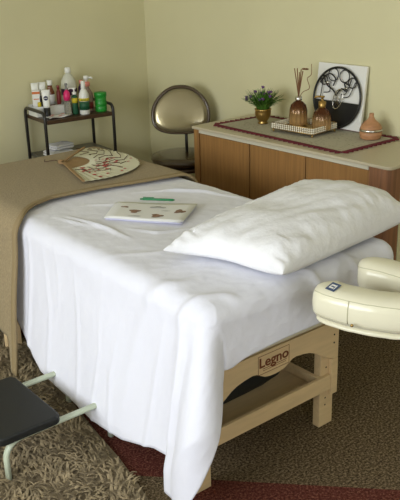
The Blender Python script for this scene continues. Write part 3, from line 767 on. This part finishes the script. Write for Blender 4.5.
for k in range(5):
    a = 2 * PI * k / 5 + .3; c, s = math.cos(a), math.sin(a)
    mb = MB(); mb.tube([(.015, -.03, .10), (.015 + .2 * c, -.03 + .2 * s, .065)], .015, 8); mb.sphere((.015 + .2 * c, -.03 + .2 * s, .027), .027, 8); mb.build('castor_leg', M['blackmetal'], ch, merge=False)

# ------------------------------------------------------------------ trolley by the back wall
CK = (2.322, 4.118, 0); CR_ = -.1026; KW, KD, KT, KL = .461, .285, .80, .557
ck = thing('side_trolley', 'black tube frame trolley with two dark shelves against the back wall', 'trolley', CK, CR_)
for x in (0, KW):
    mb = MB(); rr = .035
    pts = [(x, 0, .05), (x, 0, KT + .045 - rr)] + [(x, rr - rr * math.cos(a), KT + .045 - rr + rr * math.sin(a)) for a in [PI / 2 * k / 6 for k in range(1, 7)]]
    pts += [(x, KD - rr + rr * math.sin(a), KT + .045 - rr + rr * math.cos(a)) for a in [PI / 2 * k / 6 for k in range(0, 7)]] + [(x, KD, .05)]
    mb.tube(pts, .010, 10); mb.build('hoop_frame', M['blackmetal'], ck)
    for y in (0, KD):
        mb = MB(); mb.sphere((x, y, .025), .025, 8); mb.build('castor', M['blk'], ck)
mb = MB(); mb.box(.011, KW - .011, -.008, KD + .008, KT - .024, KT); mb.build('top_shelf', M['carttop'], ck, bevel=.002)
mb = MB(); mb.box(.011, KW - .011, -.008, KD + .008, KL - .02, KL); mb.build('lower_shelf', M['cartlow'], ck, bevel=.002)
mb = MB(); mb.box(.011, KW - .011, -.008, KD + .008, .15, .17); mb.build('bottom_shelf', M['cartlow'], ck, bevel=.002)
def CW(x, y):
    c, s = math.cos(CR_), math.sin(CR_); return CK[0] + c * x - s * y, CK[1] + s * x + c * y

# folded towels
for k, (x, y, z, L_, W_, H_, lab) in enumerate(((.075, .075, KL, .17, .14, .030, 'folded white towel, lower of the two on the trolley shelf'), (.105, .105, KL + .034, .15, .12, .03, 'small folded white towel, upper of the two on the trolley shelf'))):
    cx, cy = CW(x + .045, y + .035); tw_ = thing('folded_towel', lab, 'towel', (cx, cy, z + .001), CR_ + .15 * k, 'folded towels on the lower trolley shelf')
    for j in range(2):
        V = []; hh = H_ / 2
        for i in range(17):
            u = -PI / 2 + PI * i / 16; row = []
            for q in range(41):
                a = 2 * PI * q / 40; p = .38
                f_ = lambda v_: math.copysign(abs(v_) ** p, v_)
                row.append((L_ / 2 * f_(math.cos(u)) * f_(math.cos(a)) * (1 + .03 * math.sin(3 * a + j)), W_ / 2 * f_(math.cos(u)) * f_(math.sin(a)), hh * j * .97 + hh / 2 + hh / 2 * math.copysign(abs(math.sin(u)) ** .7, math.sin(u)) + .0015 * math.sin(q * 1.1)))
            V.append(row)
        mb = MB(); mb.grid(V); mb.build('towel_fold', M['towel'], tw_)

# cosmetics on the trolley ------------------------------------------------
ZT = KT + .001
def onc(px_x, Y):  # world x, y
    return (px_x, Y)
# paper and cloth under them
pt = thing('printed_leaflet', 'white leaflet with pink print lying at the front left of the trolley top', 'leaflet', (*CW(.115, .07), ZT), CR_ + .1)
mb = MB(); V = [[(-.08 + .16 * i / 8, -.045 + .09 * j / 6, .006 + .004 * math.sin(i * 1.1 + j)) for i in range(9)] for j in range(7)]; mb.grid(V); mb.build('leaflet_page', M['paper'], pt, solid=.001)
mb = MB()
for x, y in ((-.04, .0), (.01, -.02), (.045, .015), (-.02, .025)): mb.prism([(x + .014 * math.cos(a), y + .008 * math.sin(a)) for a in [2 * PI * i / 8 for i in range(8)]], 'z', .0115, .012)
mb.build('pink_print', M['coral'], pt)
bk = thing('white_basket', 'low white plastic basket full of tubes at the left end of the trolley', 'basket', (*CW(.012, .135), ZT), CR_)
BW, BD, BH = .205, .125, .058
mb = MB(); mb.box(0, BW, 0, BD, 0, .004); mb.box(0, BW, 0, .004, .004, BH); mb.box(0, BW, BD - .004, BD, .004, BH); mb.box(0, .004, .004, BD - .004, .004, BH); mb.box(BW - .004, BW, .004, BD - .004, .004, BH); mb.build('basket_body', M['whitepl'], bk, merge=False)
mb = MB(); mb.tube([(0, 0, BH), (BW, 0, BH), (BW, BD, BH), (0, BD, BH)], .0035, 6, closed=True); mb.build('basket_rim', M['whitepl'], bk)
ZB = ZT + .0055
def squeeze(name, lab, x, y, z, h, w, capm, label=None, inv=True, rz=-.5):
    """squeeze tube standing on its cap, flat crimp on top"""
    t = thing(name, lab, 'tube', (*CW(x, y), z), rz)
    ch_ = h * (.34 if capm == 'blk' else .2)
    mb = MB(); mb.lathe([(w * .38, 0), (w * .40, .002), (w * .40, ch_), (w * .3, ch_ + .002)], n=20); mb.build('cap', M[capm], t)
    V = []
    for k in range(9):
        q = k / 8; zz = ch_ + .002 + (h - ch_ - .002) * q; a_ = w * (.40 + .12 * q); b_ = w * .38 * (1 - q) ** .7 + .0015
        V.append([(a_ * math.cos(2 * PI * i / 24), b_ * math.sin(2 * PI * i / 24), zz) for i in range(25)])
    mb = MB(); mb.grid(V); mb.add(V[-1][:-1], [tuple(range(24))]); mb.add(V[0][:-1], [tuple(range(24))]); mb.build('tube_body', M['whitepl'], t)
    if label: label(t, h, w)
    return t
def grey_lines(t, h, w):
    mb = MB(); mb.box(-w * .3, w * .3, -w * .24, -w * .225, h * .70, h * .73); mb.box(-w * .25, w * .25, -w * .26, -w * .24, h * .62, h * .64); mb.build('print', M['greyink'], t)
squeeze('cream_tube', 'tall cream squeeze tube behind the orange banded carton', .050, .222, ZB, .19, .043, 'whitepl', grey_lines)
squeeze('cream_tube', 'tall cream squeeze tube right behind the tube with the navy round logo', .095, .22, ZB, .19, .048, 'whitepl', grey_lines)
ct = thing('carton', 'small white carton with an orange band at the left end of the trolley', 'carton', (*CW(.040, .19), ZB), -.5)
mb = MB(); mb.box(-.023, .023, -.012, .012, 0, .15); mb.build('box', M['white'], ct, bevel=.001)
mb = MB(); mb.box(-.0232, .0232, -.0124, -.0121, .128, .142); mb.build('orange_band', M['orange'], ct)
mb = MB(); mb.box(-.016, .016, -.0124, -.0121, .095, .10); mb.build('printed_line', M['orange'], ct)
def logo(t, h, w):
    mb = MB(); mb.prism([(.0135 * math.cos(a), h * .70 + .0135 * math.sin(a)) for a in [2 * PI * i / 24 for i in range(24)]], 'y', -w * .30, -w * .22); d = mb.build('round_logo', M['navy'], t)
    mb = MB(); mb.box(-.010, .010, -w * .31, -w * .30, h * .69, h * .71); mb.build('logo_stripe', M['white'], d)
squeeze('hand_cream_tube', 'white cream tube with navy round logo standing on its long black cap', .068, .108, ZT, .165, .050, 'blk', logo, rz=-.65)
mb = MB()
def bottle(name, lab, cat, x, y, z, prof, m_, parts=(), rz=-.65, n=24, sx=1, sy=1, group=None):
    t = thing(name, lab, cat, (*CW(x, y), z), rz, group)
    mb = MB(); mb.lathe(prof, n=n, sx=sx, sy=sy); mb.build('bottle_body', M[m_], t)
    for nm, pr, mm in parts:
        mb = MB()
        if callable(pr): pr(mb)
        else: mb.lathe(pr, n=n, sx=sx, sy=sy)
        mb.build(nm, M[mm], t, merge=False)
    return t
def bp(r_, h, neck=.4, hn=.78): return [(r_ * .9, 0), (r_, .004), (r_, h * hn), (r_ * .85, h * (hn + .08)), (r_ * neck, h * .95), (r_ * neck, h)]
bottle('dropper_bottle', 'small black bottle in the white basket, in front of the first cream tube', 'bottle', .060, .165, ZB, bp(.018, .085), 'blk', [('dropper_cap', [(.008, .086), (.008, .105), (.004, .118)], 'blk')])
bottle('yellow_cap_bottle', 'tiny bottle with a yellow cap beside the orange banded carton', 'bottle', .040, .150, ZB, bp(.010, .065), 'blk', [('cap', [(.011, .055), (.011, .080), (.008, .082)], 'yellow')])
bottle('amber_bottle', 'amber bottle with a white cap and pale label among the tubes', 'bottle', .150, .222, ZB, bp(.026, .165, .55, .74), 'amberpl', [('cap', [(.017, .166), (.018, .168), (.018, .195), (.015, .197)], 'whitepl'), ('label', [(.0265, .05), (.0265, .11)], 'paper')])
bottle('slim_red_bottle', 'slim dark red bottle beside the clear spray bottle', 'bottle', .178, .165, ZB, bp(.013, .145, .6, .85), 'redbottle', [('cap', [(.009, .146), (.009, .165), (.007, .167)], 'redbottle')])
bottle('spray_bottle', 'clear slim spray bottle in front of the large milky jug', 'bottle', .225, .150, ZT, bp(.018, .135, .5, .82), 'glassy', [('spray_head', lambda m: (m.lathe([(.010, .136), (.010, .152), (.006, .156), (.006, .168), (.009, .170), (.008, .182)], n=16), m.tube([(0, 0, .176), (0, -.014, .176)], .003, 6)), 'grey'), ('liquid', [(.0165, .004), (.0165, .06)], 'pinkglass')])
bottle('large_jug', 'large milky plastic jug with a narrow neck, tallest on the trolley', 'jug', .276, .215, ZT, [(.046, 0), (.050, .006), (.050, .155), (.046, .185), (.030, .215), (.018, .228), (.016, .235)], 'jug', [('cap', [(.018, .2355), (.019, .237), (.019, .262), (.014, .268)], 'whitepl'), ('label_band', [(.0505, .10), (.0505, .14)], 'purple')], sy=.8)
bottle('pink_cap_bottle', 'small clear bottle with a hot pink cap at the front of the trolley', 'bottle', .192, .078, ZT, bp(.021, .088, .5, .8), 'glassy', [('pink_cap', [(.012, .0885), (.020, .092), (.022, .115), (.018, .138), (.010, .150), (.004, .155)], 'pink')])
def pumph(z, r_, s=1.):
    def f(m):
        m.lathe([(r_ * .7, z), (r_ * .75, z + .002), (r_ * .75, z + .014 * s), (r_ * .25, z + .016 * s), (r_ * .25, z + .03 * s), (r_ * .6, z + .032 * s), (r_ * .55, z + .040 * s)], n=16)
        m.tube([(0, 0, z + .036 * s), (-.028 * s, -.004, z + .038 * s), (-.032 * s, -.005, z + .030 * s)], .004 * s, 6)
    return f
bottle('small_pump_bottle', 'small white pump bottle with green and yellow label beside the pink capped bottle', 'bottle', .243, .08, ZT, bp(.019, .120, .5, .84), 'darkgreen', [('pump_head', pumph(.1205, .019), 'whitepl'), ('yellow_label', [(.0195, .07), (.0195, .10)], 'yellow')])
bottle('lotion_bottle', 'white lotion bottle with tall cap and green and yellow label at the trolley front', 'bottle', .287, .04, ZT, [(.028, 0), (.031, .004), (.031, .105), (.029, .125), (.016, .150), (.013, .156)], 'whitepl', [('cap', [(.0135, .1565), (.0145, .158), (.0135, .200), (.011, .202)], 'whitepl'), ('green_label', [(.0314, .028), (.0314, .080)], 'darkgreen'), ('yellow_band', [(.0317, .082), (.0317, .100)], 'yellow'), ('label_text', lambda m: [m.box(-.014 + k * .007, -.010 + k * .007, -.0328, -.0316, .088, .094) for k in range(4)], 'darkgreen')])
bottle('purple_bottle', 'dark purple bottle standing behind the white lotion bottle', 'bottle', .352, .195, ZT, bp(.022, .16, .55, .8), 'purple', [('cap', [(.0125, .161), (.013, .182), (.010, .184)], 'coral')])
bottle('clear_pump_bottle', 'clear pump bottle with a coral collar and white nozzle beside the green jar', 'bottle', .345, .108, ZT, bp(.035, .155, .45, .72), 'pinkglass', [('coral_collar', [(.016, .1555), (.0215, .158), (.0215, .180), (.012, .184)], 'coral'), ('pump_nozzle', lambda m: (m.lathe([(.007, .184), (.007, .196), (.017, .198), (.017, .218), (.012, .221)], n=16), m.tube([(0, 0, .210), (.034, 0, .208), (.038, 0, .200)], .006, 6)), 'whitepl'), ('label', [(.0355, .02), (.0355, .06)], 'redbottle')])
gj = thing('green_jar', 'translucent green ribbed jar with a green lid at the right end of the trolley', 'jar', (*CW(.408, .055), ZT))
mb = MB(); mb.lathe([(.033, 0), (.036, .004), (.037, .03), (.035, .033), (.037, .036), (.037, .062), (.035, .065), (.036, .068), (.036, .092)], n=28); mb.build('jar_body', M['greenjar'], gj)
mb = MB(); mb.lathe([(.037, .0925), (.039, .094), (.039, .116), (.036, .119), (.001, .12)], n=28); mb.build('jar_lid', M['greenjar'], gj)

# ------------------------------------------------------------------ step stool
ss = thing('step_stool', 'low step stool with black pad and pale green tube frame beside the table', 'step stool', TO, TA)
for s in (.575, .885):
    rr = .065; zt = .155
    pts = [(-.475, s, 0), (-.475, s, zt - rr)] + [(-.475 + rr - rr * math.cos(a), s, zt - rr + rr * math.sin(a)) for a in [PI / 2 * k / 8 for k in range(1, 9)]]
    pts += [(-.055 - .04 + .04 * math.sin(a), s, zt - .04 + .04 * math.cos(a)) for a in [PI / 2 * k / 6 for k in range(0, 7)]] + [(-.055, s, 0)]
    mb = MB(); mb.tube(pts, .014, 12, rb=.010); mb.build('tube_frame', M['mint'], ss)
mb = MB(); mb.tube([(-.40, .575, .152), (-.40, .885, .152)], .008, 8); mb.build('cross_bar', M['mint'], ss)
mb = MB()
pts = []
x0, x1, y0, y1, rr = -.515, -.268, .535, .915, .03
for cx, cy, a0 in ((x1 - rr, y1 - rr, 0), (x0 + rr, y1 - rr, 90), (x0 + rr, y0 + rr, 180), (x1 - rr, y0 + rr, 270)):
    pts += [(cx + rr * math.cos(R(a0 + k * 15)), cy + rr * math.sin(R(a0 + k * 15))) for k in range(7)]
mb.prism(pts, 'z', .167, .200); mb.build('black_pad', M['black'], ss, bevel=.009, seg=4)

# ------------------------------------------------------------------ shag rug
rug = thing('shag_rug', 'taupe long pile shag rug on the red carpet beside the massage table', 'rug', (0, 0, 0))
edge = [(1.60, 3.55), (1.56, 3.25), (1.50, 2.95), (1.43, 2.72), (1.40, 2.50), (1.365, 2.33), (1.34, 2.2), (1.31, 2.02), (1.275, 1.87), (1.245, 1.76), (1.17, 1.62)]
poly = edge + [(.62, 1.62), (.62, 3.55)]
mb = MB(); mb.prism(poly, 'z', .0005, .010); mb.build('rug_base', M['shagbase'], rug)
def inside(x, y):
    c = False; n = len(poly)
    for i in range(n):
        x1_, y1_ = poly[i]; x2_, y2_ = poly[i - 1]
        if (y1_ > y) != (y2_ > y) and x < (x2_ - x1_) * (y - y1_) / (y2_ - y1_) + x1_: c = not c
    return c
mb = MB(); g = .0150; rs = random.Random(5)
yy = 1.62
while yy < 3.55:
    xx = .62
    while xx < 1.66:
        x, y = xx + rs.uniform(-g, g) * .6, yy + rs.uniform(-g, g) * .6; xx += g
        if not inside(x + .012, y): continue
        nz = noise.noise(Vector((x * 7, y * 7, 0))); az = 2 * PI * (.6 * nz + .35) + rs.uniform(-1.3, 1.3); L_ = rs.uniform(.026, .046); w0 = rs.uniform(.003, .0062)
        p = Vector((x, y, .008)); d = Vector((math.cos(az), math.sin(az), 0)); sd = Vector((-d.y, d.x, 0)); th = rs.uniform(.15, .5); rows = []
        cv = rs.uniform(-.5, .5)
        for j in range(5):
            t = j / 4
            if j:
                th2 = th + 1.35 * t; dd = (d + sd * cv * t).normalized(); p = p + dd * math.sin(th2) * L_ / 4 + Vector((0, 0, math.cos(th2) * L_ / 4)); p.z = max(p.z, .011)
            ww = w0 * (1 - .55 * t)
            rows.append([p - sd * ww, p + Vector((0, 0, .0016 * (1 - t))), p + sd * ww])
        mb.grid(rows)
    yy += g
pile = mb.build('pile', M['shag'], rug, merge=False, recalc=False); pile['kind'] = 'stuff'

# ------------------------------------------------------------------ light and camera
def area(name, loc, rot, sx, sy, power, col):
    l = bpy.data.lights.new(name, 'AREA'); l.shape = 'RECTANGLE'; l.size = sx; l.size_y = sy; l.energy = power; l.color = col
    o = bpy.data.objects.new(name, l); COL.objects.link(o); o.location = loc; o.rotation_euler = rot; return o
area('daylight_left_window', (LX - .25, (W1[0] + W1[1]) / 2, (W1[2] + W1[3]) / 2), (0, -PI / 2, 0), W1[3] - W1[2], W1[1] - W1[0], 150, (.93, .97, 1.))
area('daylight_front_window', ((W2[0] + W2[1]) / 2, FY - .25, (W2[2] + W2[3]) / 2), (PI / 2, 0, 0), W2[1] - W2[0], W2[3] - W2[2], 55, (.95, .98, 1.))
w = bpy.data.worlds.new('World'); SC.world = w; w.use_nodes = True
w.node_tree.nodes['Background'].inputs[0].default_value = (.75, .85, 1, 1); w.node_tree.nodes['Background'].inputs[1].default_value = 1.0

cam = bpy.data.cameras.new('Camera'); co = bpy.data.objects.new('Camera', cam); COL.objects.link(co)
cam.sensor_fit = 'VERTICAL'; cam.sensor_height = 36; cam.lens = 785.035 / 500 * 36; cam.clip_start = .02
th, r_, yaw = .3582, -.0277, .7047
cy_, sy_ = math.cos(yaw), math.sin(yaw)
rt = Vector((cy_, -sy_, 0)); fw = Vector((sy_ * math.cos(th), cy_ * math.cos(th), -math.sin(th))); up = Vector((sy_ * math.sin(th), cy_ * math.sin(th), math.cos(th)))
r2 = rt * math.cos(r_) + up * math.sin(r_); u2 = -rt * math.sin(r_) + up * math.cos(r_)
m = Matrix(((r2.x, u2.x, -fw.x, 0), (r2.y, u2.y, -fw.y, 0), (r2.z, u2.z, -fw.z, 1.6946), (0, 0, 0, 1)))
co.matrix_world = m
SC.camera = co
SC.view_settings.view_transform = 'Standard'; SC.view_settings.look = 'None'; SC.view_settings.gamma = 1; SC.view_settings.use_curve_mapping = False
SC.view_settings.exposure = 0.0
